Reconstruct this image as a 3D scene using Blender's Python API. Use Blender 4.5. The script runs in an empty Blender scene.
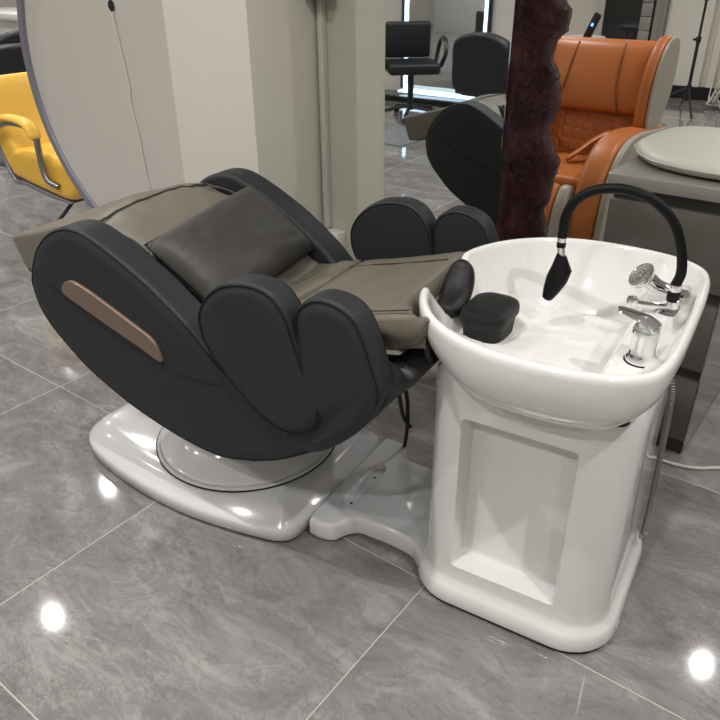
import bpy, bmesh, math, random
from mathutils import Vector, Matrix, noise
from mathutils.kdtree import KDTree
from mathutils.geometry import tessellate_polygon
random.seed(7)
S = bpy.context.scene
COL = S.collection
PI = math.pi
RA = -math.radians(6.2)                      # the room is turned a little against the shampoo chair
T = (math.cos(RA), math.sin(RA)); N = (-math.sin(RA), math.cos(RA))
def UV(u, v, z=0.0):                         # room coordinates -> world
    return Vector((u*T[0]+v*N[0], u*T[1]+v*N[1], z))

# ------------------------------------------------------------------ materials
def new_mat(name):
    m = bpy.data.materials.new(name); m.use_nodes = True
    nt = m.node_tree; return m, nt, nt.nodes['Principled BSDF']
def mat(name, col, rough=0.5, metal=0.0, coat=0.0, coat_r=0.05, spec=0.5, bump=None, var=None, emit=None, es=1.0, sheen=0.0):
    m, nt, b = new_mat(name)
    b.inputs['Base Color'].default_value = (*col, 1)
    b.inputs['Roughness'].default_value = rough
    b.inputs['Metallic'].default_value = metal
    b.inputs['Coat Weight'].default_value = coat
    b.inputs['Coat Roughness'].default_value = coat_r
    b.inputs['Specular IOR Level'].default_value = spec
    b.inputs['Sheen Weight'].default_value = sheen
    if emit:
        b.inputs['Emission Color'].default_value = (*emit, 1); b.inputs['Emission Strength'].default_value = es
    if bump or var:
        tc = nt.nodes.new('ShaderNodeTexCoord')
    if bump:                                  # (scale, strength, distance)
        n = nt.nodes.new('ShaderNodeTexNoise'); n.inputs['Scale'].default_value = bump[0]; n.inputs['Detail'].default_value = 4
        nt.links.new(tc.outputs['Object'], n.inputs['Vector'])
        bp = nt.nodes.new('ShaderNodeBump'); bp.inputs['Strength'].default_value = bump[1]; bp.inputs['Distance'].default_value = bump[2]
        nt.links.new(n.outputs['Fac'], bp.inputs['Height']); nt.links.new(bp.outputs['Normal'], b.inputs['Normal'])
    if var:                                   # (scale, other colour)
        n = nt.nodes.new('ShaderNodeTexNoise'); n.inputs['Scale'].default_value = var[0]; n.inputs['Detail'].default_value = 3
        nt.links.new(tc.outputs['Object'], n.inputs['Vector'])
        mx = nt.nodes.new('ShaderNodeMix'); mx.data_type = 'RGBA'
        mx.inputs['A'].default_value = (*col, 1); mx.inputs['B'].default_value = (*var[1], 1)
        nt.links.new(n.outputs['Fac'], mx.inputs['Factor']); nt.links.new(mx.outputs['Result'], b.inputs['Base Color'])
    return m

M = {}
M['dark_leather'] = mat('dark_leather', (.0185,.0200,.0230), .56, bump=(420,.12,.0006), var=(5,(.0205,.022,.025)), spec=.32)
M['dark_gusset'] = mat('dark_gusset_leather', (.029,.027,.026), .52, bump=(420,.12,.0006), spec=.45)
M['dark_piping'] = mat('dark_piping', (.010,.010,.011), .7, spec=.2)
M['taupe'] = mat('taupe_leather', (.132,.118,.092), .45, bump=(300,.12,.0006), var=(6,(.148,.132,.104)))
M['taupe_piping'] = mat('taupe_piping', (.05,.045,.036), .5)
M['cushion'] = mat('charcoal_cushion_leather', (.036,.034,.032), .55, bump=(24,.12,.004), var=(5,(.041,.038,.036)))
M['white_plastic'] = mat('white_gloss_plastic', (.66,.66,.675), .13, coat=.6, coat_r=.05, bump=(3,.02,.01))
M['ceramic'] = mat('white_ceramic', (.78,.775,.75), .07, coat=.7, coat_r=.03)
M['pedestal'] = mat('pedestal_gelcoat', (.745,.75,.735), .12, coat=.6, coat_r=.05)
M['chrome'] = mat('chrome', (.82,.82,.83), .06, metal=1.0)
M['steel'] = mat('brushed_steel', (.50,.49,.47), .3, metal=1.0)
M['bronze'] = mat('rose_bronze_strip', (.22,.160,.125), .42, metal=.5)
M['rubber'] = mat('black_rubber', (.0045,.0045,.005), .5, spec=.18)
M['box'] = mat('black_plastic', (.009,.0085,.008), .5, spec=.25, bump=(500,.1,.0005))
M['dark_inside'] = mat('black_gaps_and_parts', (.008,.008,.009), .8)  # black of small parts, also the painted-in shade of gaps and the hole
M['cream_wall'] = mat('cream_wall_paint', (.73,.705,.625), .42, bump=(2.0,.03,.01))
M['sage_panel'] = mat('grey_green_board', (.47,.46,.385), .4, bump=(2.0,.03,.01))
M['wall_white'] = mat('white_wall_paint', (.66,.62,.55), .6)
M['wall_grey'] = mat('grey_wall_paint', (.28,.27,.24), .5)
M['ceiling'] = mat('ceiling_paint', (.75,.75,.74), .8)
M['disc'] = mat('grey_lacquered_disc', (.56,.53,.48), .3, var=(1.6,(.52,.485,.44)))
M['disc_rim'] = mat('anodised_rim', (.30,.30,.36), .42, metal=.6)
M['mirror'] = mat('mirror_silver', (.80,.82,.82), .015, metal=1.0)
M['trunk'] = mat('plastic_trunking', (.60,.59,.53), .4)
M['socket'] = mat('socket_plastic', (.68,.67,.60), .35)
M['orange'] = mat('orange_leather', (.42,.125,.025), .42, bump=(300,.12,.0006), var=(5,(.46,.14,.03)))
M['orange_pipe'] = mat('orange_piping', (.16,.045,.012), .5)
M['chair_grey'] = mat('greige_shell', (.31,.285,.235), .4)
M['yellow'] = mat('yellow_leather', (.80,.47,.05), .42, bump=(200,.1,.0006), var=(4,(.86,.52,.07)))
M['gunmetal'] = mat('gunmetal_tube', (.30,.30,.32), .28, metal=1.0)
M['black_leather'] = mat('black_leather', (.010,.010,.012), .45)
M['black_plastic'] = mat('black_satin_plastic', (.014,.014,.016), .4)
M['grey_lam'] = mat('grey_gloss_laminate', (.088,.083,.072), .22, coat=.4, coat_r=.08)
M['grey_top'] = mat('grey_stone_worktop', (.22,.21,.18), .25, coat=.3)
M['dark_groove'] = mat('dark_finger_groove', (.035,.034,.032), .35)
M['inox'] = mat('polished_steel_side', (.42,.41,.40), .12, metal=1.0)
M['pad'] = mat('pale_grey_pad_leather', (.47,.475,.42), .42, bump=(30,.08,.004))
M['pad_pipe'] = mat('pale_pad_piping', (.36,.36,.32), .4)
M['cable_white'] = mat('white_cable', (.62,.60,.55), .4)
M['cable_black'] = mat('black_cable', (.012,.012,.012), .45)
M['tv'] = mat('dark_glass', (.012,.013,.014), .08, coat=.5)
M['frame_white'] = mat('white_frame', (.55,.53,.48), .4)
M['skirting'] = mat('black_skirting', (.010,.010,.010), .3)
M['tile_strip'] = mat('grey_tile_strip', (.30,.29,.26), .4)
M['yellow_metal'] = mat('yellow_painted_metal', (.55,.36,.03), .4)
M['led'] = mat('led_strip', (.8,.9,1), .5, emit=(.55,.78,1.0), es=3.2)
M['plinth'] = mat('black_marble', (.012,.011,.010), .12)
M['nylon'] = mat('grey_nylon_sheet', (.16,.17,.18), .6, bump=(8,.5,.03))
M['paper'] = mat('white_paper', (.8,.8,.8), .6)
M['blue_light'] = mat('blue_indicator', (.1,.2,.8), .4, emit=(.1,.3,1), es=3)
M['counter'] = mat('white_counter_lacquer', (.86,.85,.84), .3)

# honeycomb-embossed orange back
def quilt_mat():
    m, nt, b = new_mat('orange_honeycomb_leather')
    b.inputs['Base Color'].default_value = (.42,.125,.025,1); b.inputs['Roughness'].default_value = .42
    tc = nt.nodes.new('ShaderNodeTexCoord'); mp = nt.nodes.new('ShaderNodeMapping'); mp.inputs['Scale'].default_value = (1,.05,1)
    v = nt.nodes.new('ShaderNodeTexVoronoi'); v.inputs['Scale'].default_value = 19; v.inputs['Randomness'].default_value = .25; v.feature = 'DISTANCE_TO_EDGE'
    r = nt.nodes.new('ShaderNodeMapRange'); r.inputs['From Max'].default_value = .3
    bp = nt.nodes.new('ShaderNodeBump'); bp.inputs['Strength'].default_value = .55; bp.inputs['Distance'].default_value = .010
    L = nt.links.new
    r.interpolation_type = 'SMOOTHSTEP'
    L(tc.outputs['Object'], mp.inputs['Vector']); L(mp.outputs['Vector'], v.inputs['Vector']); L(v.outputs['Distance'], r.inputs['Value'])
    L(r.outputs['Result'], bp.inputs['Height']); L(bp.outputs['Normal'], b.inputs['Normal'])
    return m
M['quilt'] = quilt_mat()
def dots_mat():
    m, nt, b = new_mat('dimpled_black_rubber')
    b.inputs['Base Color'].default_value = (.008,.008,.0075,1); b.inputs['Roughness'].default_value = .5; b.inputs['Specular IOR Level'].default_value = .35
    tc = nt.nodes.new('ShaderNodeTexCoord')
    v = nt.nodes.new('ShaderNodeTexVoronoi'); v.inputs['Scale'].default_value = 160; v.inputs['Randomness'].default_value = .1
    bp = nt.nodes.new('ShaderNodeBump'); bp.inputs['Strength'].default_value = .35; bp.inputs['Distance'].default_value = .001
    L = nt.links.new
    L(tc.outputs['Object'], v.inputs['Vector']); L(v.outputs['Distance'], bp.inputs['Height']); L(bp.outputs['Normal'], b.inputs['Normal'])
    return m
M['dots'] = dots_mat()
def hose_mat():
    m, nt, b = new_mat('ribbed_steel_hose')
    b.inputs['Base Color'].default_value = (.22,.21,.19,1); b.inputs['Metallic'].default_value = .8; b.inputs['Roughness'].default_value = .45
    tc = nt.nodes.new('ShaderNodeTexCoord'); w = nt.nodes.new('ShaderNodeTexWave'); w.bands_direction = 'Z'; w.inputs['Scale'].default_value = 45
    bp = nt.nodes.new('ShaderNodeBump'); bp.inputs['Strength'].default_value = 1; bp.inputs['Distance'].default_value = .004
    L = nt.links.new
    L(tc.outputs['Object'], w.inputs['Vector']); L(w.outputs['Fac'], bp.inputs['Height']); L(bp.outputs['Normal'], b.inputs['Normal'])
    return m
M['hose'] = hose_mat()
def stone_mat():
    m, nt, b = new_mat('oxblood_split_stone')
    tc = nt.nodes.new('ShaderNodeTexCoord'); L = nt.links.new
    n = nt.nodes.new('ShaderNodeTexNoise'); n.inputs['Scale'].default_value = 14; n.inputs['Detail'].default_value = 8; n.inputs['Roughness'].default_value = .65
    L(tc.outputs['Object'], n.inputs['Vector'])
    cr = nt.nodes.new('ShaderNodeValToRGB'); cr.color_ramp.elements[0].color = (.028,.004,.005,1); cr.color_ramp.elements[0].position = .42
    cr.color_ramp.elements[1].color = (.11,.030,.028,1); cr.color_ramp.elements[1].position = .75
    L(n.outputs['Fac'], cr.inputs['Fac']); L(cr.outputs['Color'], b.inputs['Base Color'])
    n2 = nt.nodes.new('ShaderNodeTexNoise'); n2.inputs['Scale'].default_value = 55; n2.inputs['Detail'].default_value = 8; n2.inputs['Roughness'].default_value = .7
    L(tc.outputs['Object'], n2.inputs['Vector'])
    bp = nt.nodes.new('ShaderNodeBump'); bp.inputs['Strength'].default_value = 1.0; bp.inputs['Distance'].default_value = .05
    L(n2.outputs['Fac'], bp.inputs['Height']); L(bp.outputs['Normal'], b.inputs['Normal'])
    b.inputs['Roughness'].default_value = .20; b.inputs['Specular IOR Level'].default_value = .55
    return m
M['stone'] = stone_mat()
def floor_mat():
    m, nt, b = new_mat('grey_marble_tiles'); L = nt.links.new
    N_ = nt.nodes.new
    tc = N_('ShaderNodeTexCoord'); sep = N_('ShaderNodeSeparateXYZ'); L(tc.outputs['Object'], sep.inputs['Vector'])
    def math_(op, a, bb=None, c=None):
        n = N_('ShaderNodeMath'); n.operation = op
        for i, x in enumerate((a, bb, c)):
            if x is None: continue
            if isinstance(x, (int, float)): n.inputs[i].default_value = x
            else: L(x, n.inputs[i])
        return n.outputs[0]
    cells = []; dist = []
    for ax in ('X', 'Y'):
        q = math_('DIVIDE', sep.outputs[ax], .8)
        cells.append(math_('FLOOR', q))
        fr = math_('FRACT', q)
        d = math_('MINIMUM', fr, math_('SUBTRACT', 1.0, fr))
        dist.append(d)
    dmin = math_('MINIMUM', dist[0], dist[1])
    grout = math_('LESS_THAN', dmin, 0.0012/.8)
    # a value per tile, to shift the veining
    h = math_('FRACT', math_('MULTIPLY', math_('SINE', math_('ADD', math_('MULTIPLY', cells[0], 12.9898), math_('MULTIPLY', cells[1], 78.233))), 437.585))
    comb = N_('ShaderNodeCombineXYZ'); L(math_('MULTIPLY', h, 17.0), comb.inputs['Z']); L(math_('MULTIPLY', h, 5.0), comb.inputs['X'])
    va = N_('ShaderNodeVectorMath'); va.operation = 'ADD'; L(tc.outputs['Object'], va.inputs[0]); L(comb.outputs[0], va.inputs[1])
    mp = N_('ShaderNodeMapping'); mp.inputs['Rotation'].default_value = (0,0,.6); mp.inputs['Scale'].default_value = (1.0,2.1,1); L(va.outputs[0], mp.inputs['Vector'])
    big = N_('ShaderNodeTexNoise'); big.inputs['Scale'].default_value = 3.4; big.inputs['Detail'].default_value = 9; big.inputs['Roughness'].default_value = .76; big.inputs['Distortion'].default_value = .8
    L(mp.outputs[0], big.inputs['Vector'])
    cr = N_('ShaderNodeValToRGB'); e = cr.color_ramp.elements
    e[0].position = .30; e[0].color = (.135,.129,.127,1); e[1].position = .68; e[1].color = (.335,.320,.316,1)
    e2 = cr.color_ramp.elements.new(.52); e2.color = (.222,.211,.208,1)
    L(big.outputs['Fac'], cr.inputs['Fac'])
    vn = N_('ShaderNodeTexNoise'); vn.inputs['Scale'].default_value = 5.5; vn.inputs['Detail'].default_value = 10; vn.inputs['Roughness'].default_value = .72; vn.inputs['Distortion'].default_value = .5
    L(mp.outputs[0], vn.inputs['Vector'])
    vein = math_('SUBTRACT', 1.0, math_('MULTIPLY', math_('ABSOLUTE', math_('SUBTRACT', vn.outputs['Fac'], .5)), 34.0))
    vein = math_('MAXIMUM', vein, 0.0)
    mask = N_('ShaderNodeTexNoise'); mask.inputs['Scale'].default_value = 2.6; mask.inputs['Detail'].default_value = 3; L(va.outputs[0], mask.inputs['Vector'])
    mk = N_('ShaderNodeMapRange'); mk.inputs['From Min'].default_value = .46; mk.inputs['From Max'].default_value = .66; L(mask.outputs['Fac'], mk.inputs['Value'])
    vf = math_('MULTIPLY', math_('MULTIPLY', vein, mk.outputs['Result']), .45)
    mx = N_('ShaderNodeMix'); mx.data_type = 'RGBA'; L(vf, mx.inputs['Factor']); L(cr.outputs['Color'], mx.inputs['A']); mx.inputs['B'].default_value = (.42,.40,.36,1)
    dk = N_('ShaderNodeTexNoise'); dk.inputs['Scale'].default_value = 7; dk.inputs['Detail'].default_value = 6; dk.inputs['Distortion'].default_value = 1.2; L(mp.outputs[0], dk.inputs['Vector'])
    dv = math_('MAXIMUM', math_('SUBTRACT', 1.0, math_('MULTIPLY', math_('ABSOLUTE', math_('SUBTRACT', dk.outputs['Fac'], .47)), 40.0)), 0.0)
    mx3 = N_('ShaderNodeMix'); mx3.data_type = 'RGBA'; L(math_('MULTIPLY', dv, .28), mx3.inputs['Factor']); L(mx.outputs['Result'], mx3.inputs['A']); mx3.inputs['B'].default_value = (.085,.078,.070,1)
    mx2 = N_('ShaderNodeMix'); mx2.data_type = 'RGBA'; L(grout, mx2.inputs['Factor']); L(mx3.outputs['Result'], mx2.inputs['A']); mx2.inputs['B'].default_value = (.50,.475,.41,1)
    L(mx2.outputs['Result'], b.inputs['Base Color'])
    b.inputs['Roughness'].default_value = .10
    b.inputs['Specular IOR Level'].default_value = .5
    rr = math_('MULTIPLY_ADD', grout, .5, .055); L(rr, b.inputs['Roughness'])
    return m
M['floor'] = floor_mat()

# ------------------------------------------------------------------ helpers
def empty(name, loc, rz, label, cat, group=None):
    o = bpy.data.objects.new(name, None); COL.objects.link(o); o.location = loc; o.rotation_euler = (0,0,rz)
    o.empty_display_size = .1
    o['label'] = label; o['category'] = cat
    if group: o['group'] = group
    bpy.context.view_layer.update()
    return o
def tag(o, label, cat, group=None, kind=None):
    o['label'] = label; o['category'] = cat
    if group: o['group'] = group
    if kind: o['kind'] = kind
    return o
def structure(o):
    o['kind'] = 'structure'; return o
def finish(bm, name, m, parent=None, smooth=True, angle=35, label=None):
    bmesh.ops.recalc_face_normals(bm, faces=bm.faces)
    me = bpy.data.meshes.new(name); bm.to_mesh(me); bm.free()
    if smooth:
        for p in me.polygons: p.use_smooth = True
        me.set_sharp_from_angle(angle=math.radians(angle))
    me.materials.append(m)
    o = bpy.data.objects.new(name, me); COL.objects.link(o)
    if parent: o.parent = parent
    if label: o['label'] = label
    return o
def B(): return bmesh.new()
def box(bm, a, b, bev=0.0, mtx=None, seg=2):
    t = bmesh.new()
    r = bmesh.ops.create_cube(t, size=1)
    for v in t.verts:
        v.co = Vector(((a[0]+b[0])/2+v.co.x*(b[0]-a[0]), (a[1]+b[1])/2+v.co.y*(b[1]-a[1]), (a[2]+b[2])/2+v.co.z*(b[2]-a[2])))
    if bev > 0: bmesh.ops.bevel(t, geom=t.edges[:], offset=bev, segments=seg, profile=.5, affect='EDGES')
    if mtx: bmesh.ops.transform(t, matrix=mtx, verts=t.verts[:])
    join(bm, t)
def join(bm, t):
    me = bpy.data.meshes.new('tmp'); t.to_mesh(me); t.free(); bm.from_mesh(me); bpy.data.meshes.remove(me)
def crc(pts, n=8):                            # closed Catmull-Rom
    out = []; k = len(pts)
    for i in range(k):
        p0, p1, p2, p3 = (Vector(pts[(i+j) % k]) for j in (-1,0,1,2))
        for s in range(n):
            t = s/n
            out.append(.5*((2*p1)+(-p0+p2)*t+(2*p0-5*p1+4*p2-p3)*t*t+(-p0+3*p1-3*p2+p3)*t**3))
    return out
def cro(pts, n=8):                            # open Catmull-Rom
    P = [Vector(p) for p in pts]; P = [2*P[0]-P[1]]+P+[2*P[-1]-P[-2]]; out = []
    for i in range(1, len(P)-2):
        p0, p1, p2, p3 = P[i-1:i+3]
        for s in range(n):
            t = s/n
            out.append(.5*((2*p1)+(-p0+p2)*t+(2*p0-5*p1+4*p2-p3)*t*t+(-p0+3*p1-3*p2+p3)*t**3))
    out.append(P[-2]); return out
def tube(bm, path, r, seg=10, closed=False, caps=True):
    P = [Vector(p) for p in path]; n = len(P); rings = []
    up = None
    for i, p in enumerate(P):
        if closed: d = (P[(i+1) % n]-P[i-1]).normalized()
        else: d = (P[min(i+1,n-1)]-P[max(i-1,0)]).normalized()
        if up is None:
            up = Vector((0,0,1)) if abs(d.z) < .9 else Vector((1,0,0))
        up = (up-d*up.dot(d)).normalized(); sd = d.cross(up)
        rr = r[i] if isinstance(r, (list, tuple)) else r
        rings.append([bm.verts.new(p+(up*math.cos(2*PI*k/seg)+sd*math.sin(2*PI*k/seg))*rr) for k in range(seg)])
    m = n if closed else n-1
    for i in range(m):
        a, b = rings[i], rings[(i+1) % n]
        for k in range(seg): bm.faces.new((a[k], a[(k+1) % seg], b[(k+1) % seg], b[k]))
    if caps and not closed:
        bm.faces.new(rings[0][::-1]); bm.faces.new(rings[-1])
def loft(bm, rings, cap0=True, cap1=True):
    R = [[bm.verts.new(p) for p in r] for r in rings]; n = len(R[0])
    for a, b in zip(R, R[1:]):
        for k in range(n): bm.faces.new((a[k], a[(k+1) % n], b[(k+1) % n], b[k]))
    if cap0: bm.faces.new(R[0][::-1])
    if cap1: bm.faces.new(R[-1])
    return R
def lathe(bm, prof, c=(0,0,0), seg=32, mtx=None):
    t = bmesh.new()
    rings = [[Vector((c[0]+r*math.cos(2*PI*k/seg), c[1]+r*math.sin(2*PI*k/seg), c[2]+z)) for k in range(seg)] for r, z in prof]
    loft(t, rings)
    if mtx: bmesh.ops.transform(t, matrix=mtx, verts=t.verts[:])
    join(bm, t)
def cyl(bm, a, b, r, seg=20): tube(bm, [a, b], r, seg)
def inset2(poly, d):                          # offset a smooth closed 2-D outline inwards, without folding over itself
    n = len(poly)
    area = sum(poly[i][0]*poly[(i+1) % n][1]-poly[(i+1) % n][0]*poly[i][1] for i in range(n))
    sg = 1 if area > 0 else -1; out = []
    for i in range(n):
        a, c = poly[i-1], poly[(i+1) % n]
        t = Vector((c[0]-a[0], c[1]-a[1]))
        if t.length < 1e-9: t = Vector((1,0))
        t.normalize()
        out.append(Vector((poly[i][0]-t.y*sg*d, poly[i][1]+t.x*sg*d)))
    if d > .004:
        kd = KDTree(n)
        for i, p in enumerate(poly): kd.insert((p[0], p[1], 0), i)
        kd.balance()
        ok = [kd.find((p.x, p.y, 0))[2] > .955*d for p in out]
        if any(ok) and not all(ok):
            good = [i for i in range(n) if ok[i]]
            for a, b in zip(good, good[1:]+[good[0]+n]):
                for k in range(a+1, b): out[k % n] = out[a % n].lerp(out[b % n], (k-a)/(b-a))
    return out
def slab_xz(bm, poly, y0, y1, r=.012, dome=0.0):   # padded slab whose outline lies in XZ, between y0 and y1
    sgn = 1 if y1 > y0 else -1; rings = []
    r2 = r*1.0
    if dome:
        for d, k in ((r2+.016, 1.0), (r2+.014, .99), (r2+.008, .75), (r2+.003, .35)):
            rings.append([Vector((p[0], y0-sgn*dome*k, p[1])) for p in inset2(poly, d)])
    else:
        rings.append([Vector((p[0], y0, p[1])) for p in inset2(poly, r*1.12)])
    for a in (0, 22, 45, 67, 90):
        s = math.radians(a)
        rings.append([Vector((p[0], y0+sgn*r*(1-math.cos(s)), p[1])) for p in inset2(poly, r*(1-math.sin(s)))])
    for a in (90, 67, 45, 22, 0):
        s = math.radians(a)
        rings.append([Vector((p[0], y1-sgn*r*(1-math.cos(s)), p[1])) for p in inset2(poly, r*(1-math.sin(s)))])
    rings.append([Vector((p[0], y1, p[1])) for p in inset2(poly, r*1.12)])
    t = bmesh.new(); R = loft(t, rings, cap0=False, cap1=False)
    caps = [t.faces.new(R[0][::-1]), t.faces.new(R[-1])]
    t.normal_update()
    bmesh.ops.triangulate(t, faces=caps, ngon_method='EAR_CLIP')
    join(bm, t)
def rrect(cx, cy, w, h, r, n=6):
    out = []
    for qx, qy, a0 in ((1,1,0), (-1,1,90), (-1,-1,180), (1,-1,270)):
        for k in range(n+1):
            a = math.radians(a0+90*k/n)
            out.append(Vector((cx+qx*(w/2-r)+r*math.cos(a), cy+qy*(h/2-r)+r*math.sin(a))))
    return out
def modifier_bake(o):
    dg = bpy.context.evaluated_depsgraph_get(); dg.update()
    me = bpy.data.meshes.new_from_object(o.evaluated_get(dg)); o.modifiers.clear(); o.data = me
def pillow(bm, w, h, t, mtx, n=22, pinch=.06, puff=.5, wr=0.0, seed=0.0):
    for s in (1, -1):
        grid = []
        for i in range(n+1):
            row = []
            for j in range(n+1):
                u = -1+2*i/n; v = -1+2*j/n
                e = max(0, (1-abs(u)**2.6))*max(0, (1-abs(v)**2.6))
                x = u*w/2*(1-pinch*(1-v*v)*abs(u)**2); y = v*h/2*(1-pinch*(1-u*u)*abs(v)**2)
                z = s*t/2*e**puff
                if wr: z += s*wr*e**.5*(noise.noise(Vector((u*2.2+seed, v*5.0, s*3.1+seed)))+.5*noise.noise(Vector((u*7+seed, v*7, seed))))
                row.append(bm.verts.new(mtx @ Vector((x, y, z))))
            grid.append(row)
        for i in range(n):
            for j in range(n):
                f = (grid[i][j], grid[i+1][j], grid[i+1][j+1], grid[i][j+1])
                bm.faces.new(f if s > 0 else f[::-1])
    bmesh.ops.remove_doubles(bm, verts=bm.verts[:], dist=.0004)
def frame(o, x, y):                           # matrix from an origin and two directions
    x = Vector(x).normalized(); y = Vector(y); z = x.cross(y).normalized(); y = z.cross(x)
    m = Matrix((x, y, z)).transposed().to_4x4(); m.translation = Vector(o); return m

# ------------------------------------------------------------------ camera
F_ = Vector((-.44926145,.74769662,-.48899276)); R_ = Vector((.85925392,.51149677,-.00733193)); U_ = Vector((-.24463615,.4234629,.87225703))
cam = bpy.data.cameras.new('camera'); co = bpy.data.objects.new('camera', cam); COL.objects.link(co)
mm = Matrix((R_, U_, -F_)).transposed().to_4x4(); mm.translation = Vector((0,0,1.3769)); co.matrix_world = mm
cam.sensor_width = 36; cam.lens = 719.5/720*36; cam.clip_start = .05; S.camera = co

# ------------------------------------------------------------------ room shell
def room_box(name, u0, v0, z0, u1, v1, z1, m, parent=None, bev=0.0, struct=True, origin=None):
    bm = B(); box(bm, (u0,v0,z0), (u1,v1,z1), bev)
    o = finish(bm, name, m, parent, smooth=bev > 0)
    if not parent:
        o.rotation_euler = (0,0,RA)
        if struct: structure(o)
    return o
CEIL = 3.0
fl = room_box('floor', -10, -5, -.05, 5, 10, 0, M['floor'])
# the tile joints are measured from this corner
for v in fl.data.vertices: v.co -= Vector((-1.459, 1.1405, 0))
fl.location = UV(-1.459, 1.1405)
room_box('ceiling', -10, -5, CEIL, 5, 10, CEIL+.05, M['ceiling'])
room_box('wall_back', -10, 8.75, 0, 5, 8.85, CEIL, M['wall_white'])
room_box('wall_left', -9.7, -3, 0, -9.6, 8.75, CEIL, M['wall_white'])
room_box('wall_right', 4.2, -3, 0, 4.3, 8.75, CEIL, M['wall_white'])
room_box('wall_front', -9.6, -2.8, 0, 4.2, -2.7, CEIL, M['wall_white'])
room_box('baseboard_back', -2.46, 8.69, 0, 4.2, 8.75, .13, M['skirting'])
# station partition with the pier on its left
room_box('wall_pier', -2.262, 1.84, 0, -1.846, 2.36, CEIL, M['cream_wall'], bev=.004)
room_box('wall_station', -1.834, 2.205, 0, -1.02, 2.32, CEIL, M['sage_panel'])

# back wall dressing
t = empty('glazed_display', UV(-2.95, 8.70), RA, 'tall dark glass panel in a pale frame on the back wall behind the orange armchair', 'display')
bm = B(); box(bm, (-.20,-.02,.50), (.20,.03,2.3)); finish(bm, 'glass_panel', M['tv'], t, smooth=False)
bm = B(); box(bm, (-.255,-.04,.44), (-.20,.04,2.4), .004); finish(bm, 'frame', M['frame_white'], t)
bm = B(); box(bm, (-.20,-.04,.44), (.20,.04,.50), .004); finish(bm, 'frame', M['frame_white'], t)
bm = B()
for k in range(17):
    box(bm, (.205,-.035,.12+k*.135), (.325,.035,.25+k*.135), .004)
finish(bm, 'tile_strip', M['tile_strip'], t)
room_box('trim_1', -2.615, 8.66, 0, -2.585, 8.75, CEIL, M['skirting'])
room_box('trim_2', -2.585, 8.62, 0, -2.475, 8.75, CEIL, M['wall_grey'])
room_box('wall_pilaster', -2.47, 8.70, 0, -2.02, 8.75, CEIL, M['cream_wall'])
room_box('trim_3', -1.95, 8.71, 0, -1.88, 8.75, CEIL, M['cream_wall'])

# ------------------------------------------------------------------ round lacquered disc beside the pier
disc = empty('round_panel', UV(-2.479, 1.86), RA, 'big round grey lacquered panel with metal rim and cable hole, left of the cream pier', 'panel')
cz, rad, cut = .974, .762, -2.266+2.479
def disc_outline(r):
    a = math.acos(min(1, cut/r)); out = []
    n = 96
    for k in range(n+1):
        th = a+(2*PI-2*a)*k/n; out.append(Vector((r*math.cos(th), cz+r*math.sin(th))))
    return out
bm = B()
o1 = disc_outline(rad-.038)
loft(bm, [[Vector((p[0], -.012, p[1])) for p in o1], [Vector((p[0], .015, p[1])) for p in o1]])
finish(bm, 'panel_board', M['disc'], disc, smooth=False)
bm = B(); lathe(bm, [(.021,-.001),(.021,.001)], seg=28, mtx=Matrix.Translation((-2.563+2.479,-.0125,1.222)) @ Matrix.Rotation(PI/2,4,'X')); finish(bm, 'hole_shade_disc', M['dark_inside'], disc)  # flat black disc on the board paints the dark of the hole
bm = B(); tube(bm, [(-.084+.0225*math.cos(a*PI/16), -.013, 1.222+.0225*math.sin(a*PI/16)) for a in range(32)], .002, 6, closed=True); finish(bm, 'grommet', M['frame_white'], disc)
bm = B()
ra = math.acos(cut/rad); n = 120; prof = [(-.040,-.016), (-.036,-.026), (-.003,-.026), (.0,-.022), (.0,.03), (-.040,.03)]
rings = []
for k in range(n+1):
    th = ra+(2*PI-2*ra)*k/n; rings.append([Vector(((rad+dr)*math.cos(th), dy, cz+(rad+dr)*math.sin(th))) for dr, dy in prof])
loft(bm, rings); finish(bm, 'rim', M['disc_rim'], disc, angle=30)
bm = B()
tube(bm, cro([(-.082,-.006,1.205),(-.076,-.022,1.18),(-.058,-.018,1.05),(-.046,-.017,.94),(-.052,-.017,.86),(-.03,-.018,.74),(-.026,-.018,.64),(-.010,-.018,.52),(-.005,-.018,.42)], 8), .0028, 8)
finish(bm, 'power_cord', M['cable_white'], disc, label='thin white cord hanging from the hole')

# trunking, socket, bracket by the pier
bm = B(); box(bm, (-.008,-.030,.41), (.014,.0,3.0), .002)
o = finish(bm, 'cable_trunking', M['trunk'], None); o.location = UV(-1.824, 2.2045); o.rotation_euler = (0,0,RA)
tag(o, 'narrow pale cable trunking running up the corner between pier and board', 'trunking')
sk = empty('power_socket', UV(-1.785, 2.2045), RA, 'pale surface-mounted power socket low on the board beside the pier', 'socket')
bm = B(); box(bm, (-.045,-.055,.325), (.045,0,.405), .005); finish(bm, 'housing', M['socket'], sk)
for dx in (-.008, .008):
    bm = B(); box(bm, (dx-.0025,-.0565,.365), (dx+.0025,-.054,.375)); finish(bm, 'socket_slot', M['dark_inside'], sk)
pg = B(); box(pg, (.006,-.10,.27), (.045,-.058,.325), .008); tube(pg, cro([(.03,-.08,.28),(.05,-.10,.20),(.05,-.08,.10),(.06,-.07,.01)],6), .004, 8)
o = finish(pg, 'power_plug', M['black_plastic']); o.location = UV(-1.785, 2.2045); o.rotation_euler = (0,0,RA)
tag(o, 'black plug and lead below the pale socket, mostly behind the dark armrest', 'plug')
bm = B(); box(bm, (-.05,-.05,1.25), (.045,0,1.40), .004); o = finish(bm, 'switch_box', M['wall_grey']); o.location = UV(-1.790, 2.17); o.rotation_euler = (0,0,RA)
tag(o, 'grey box high in the corner beside the pier, only its lower edge showing', 'box')

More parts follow.
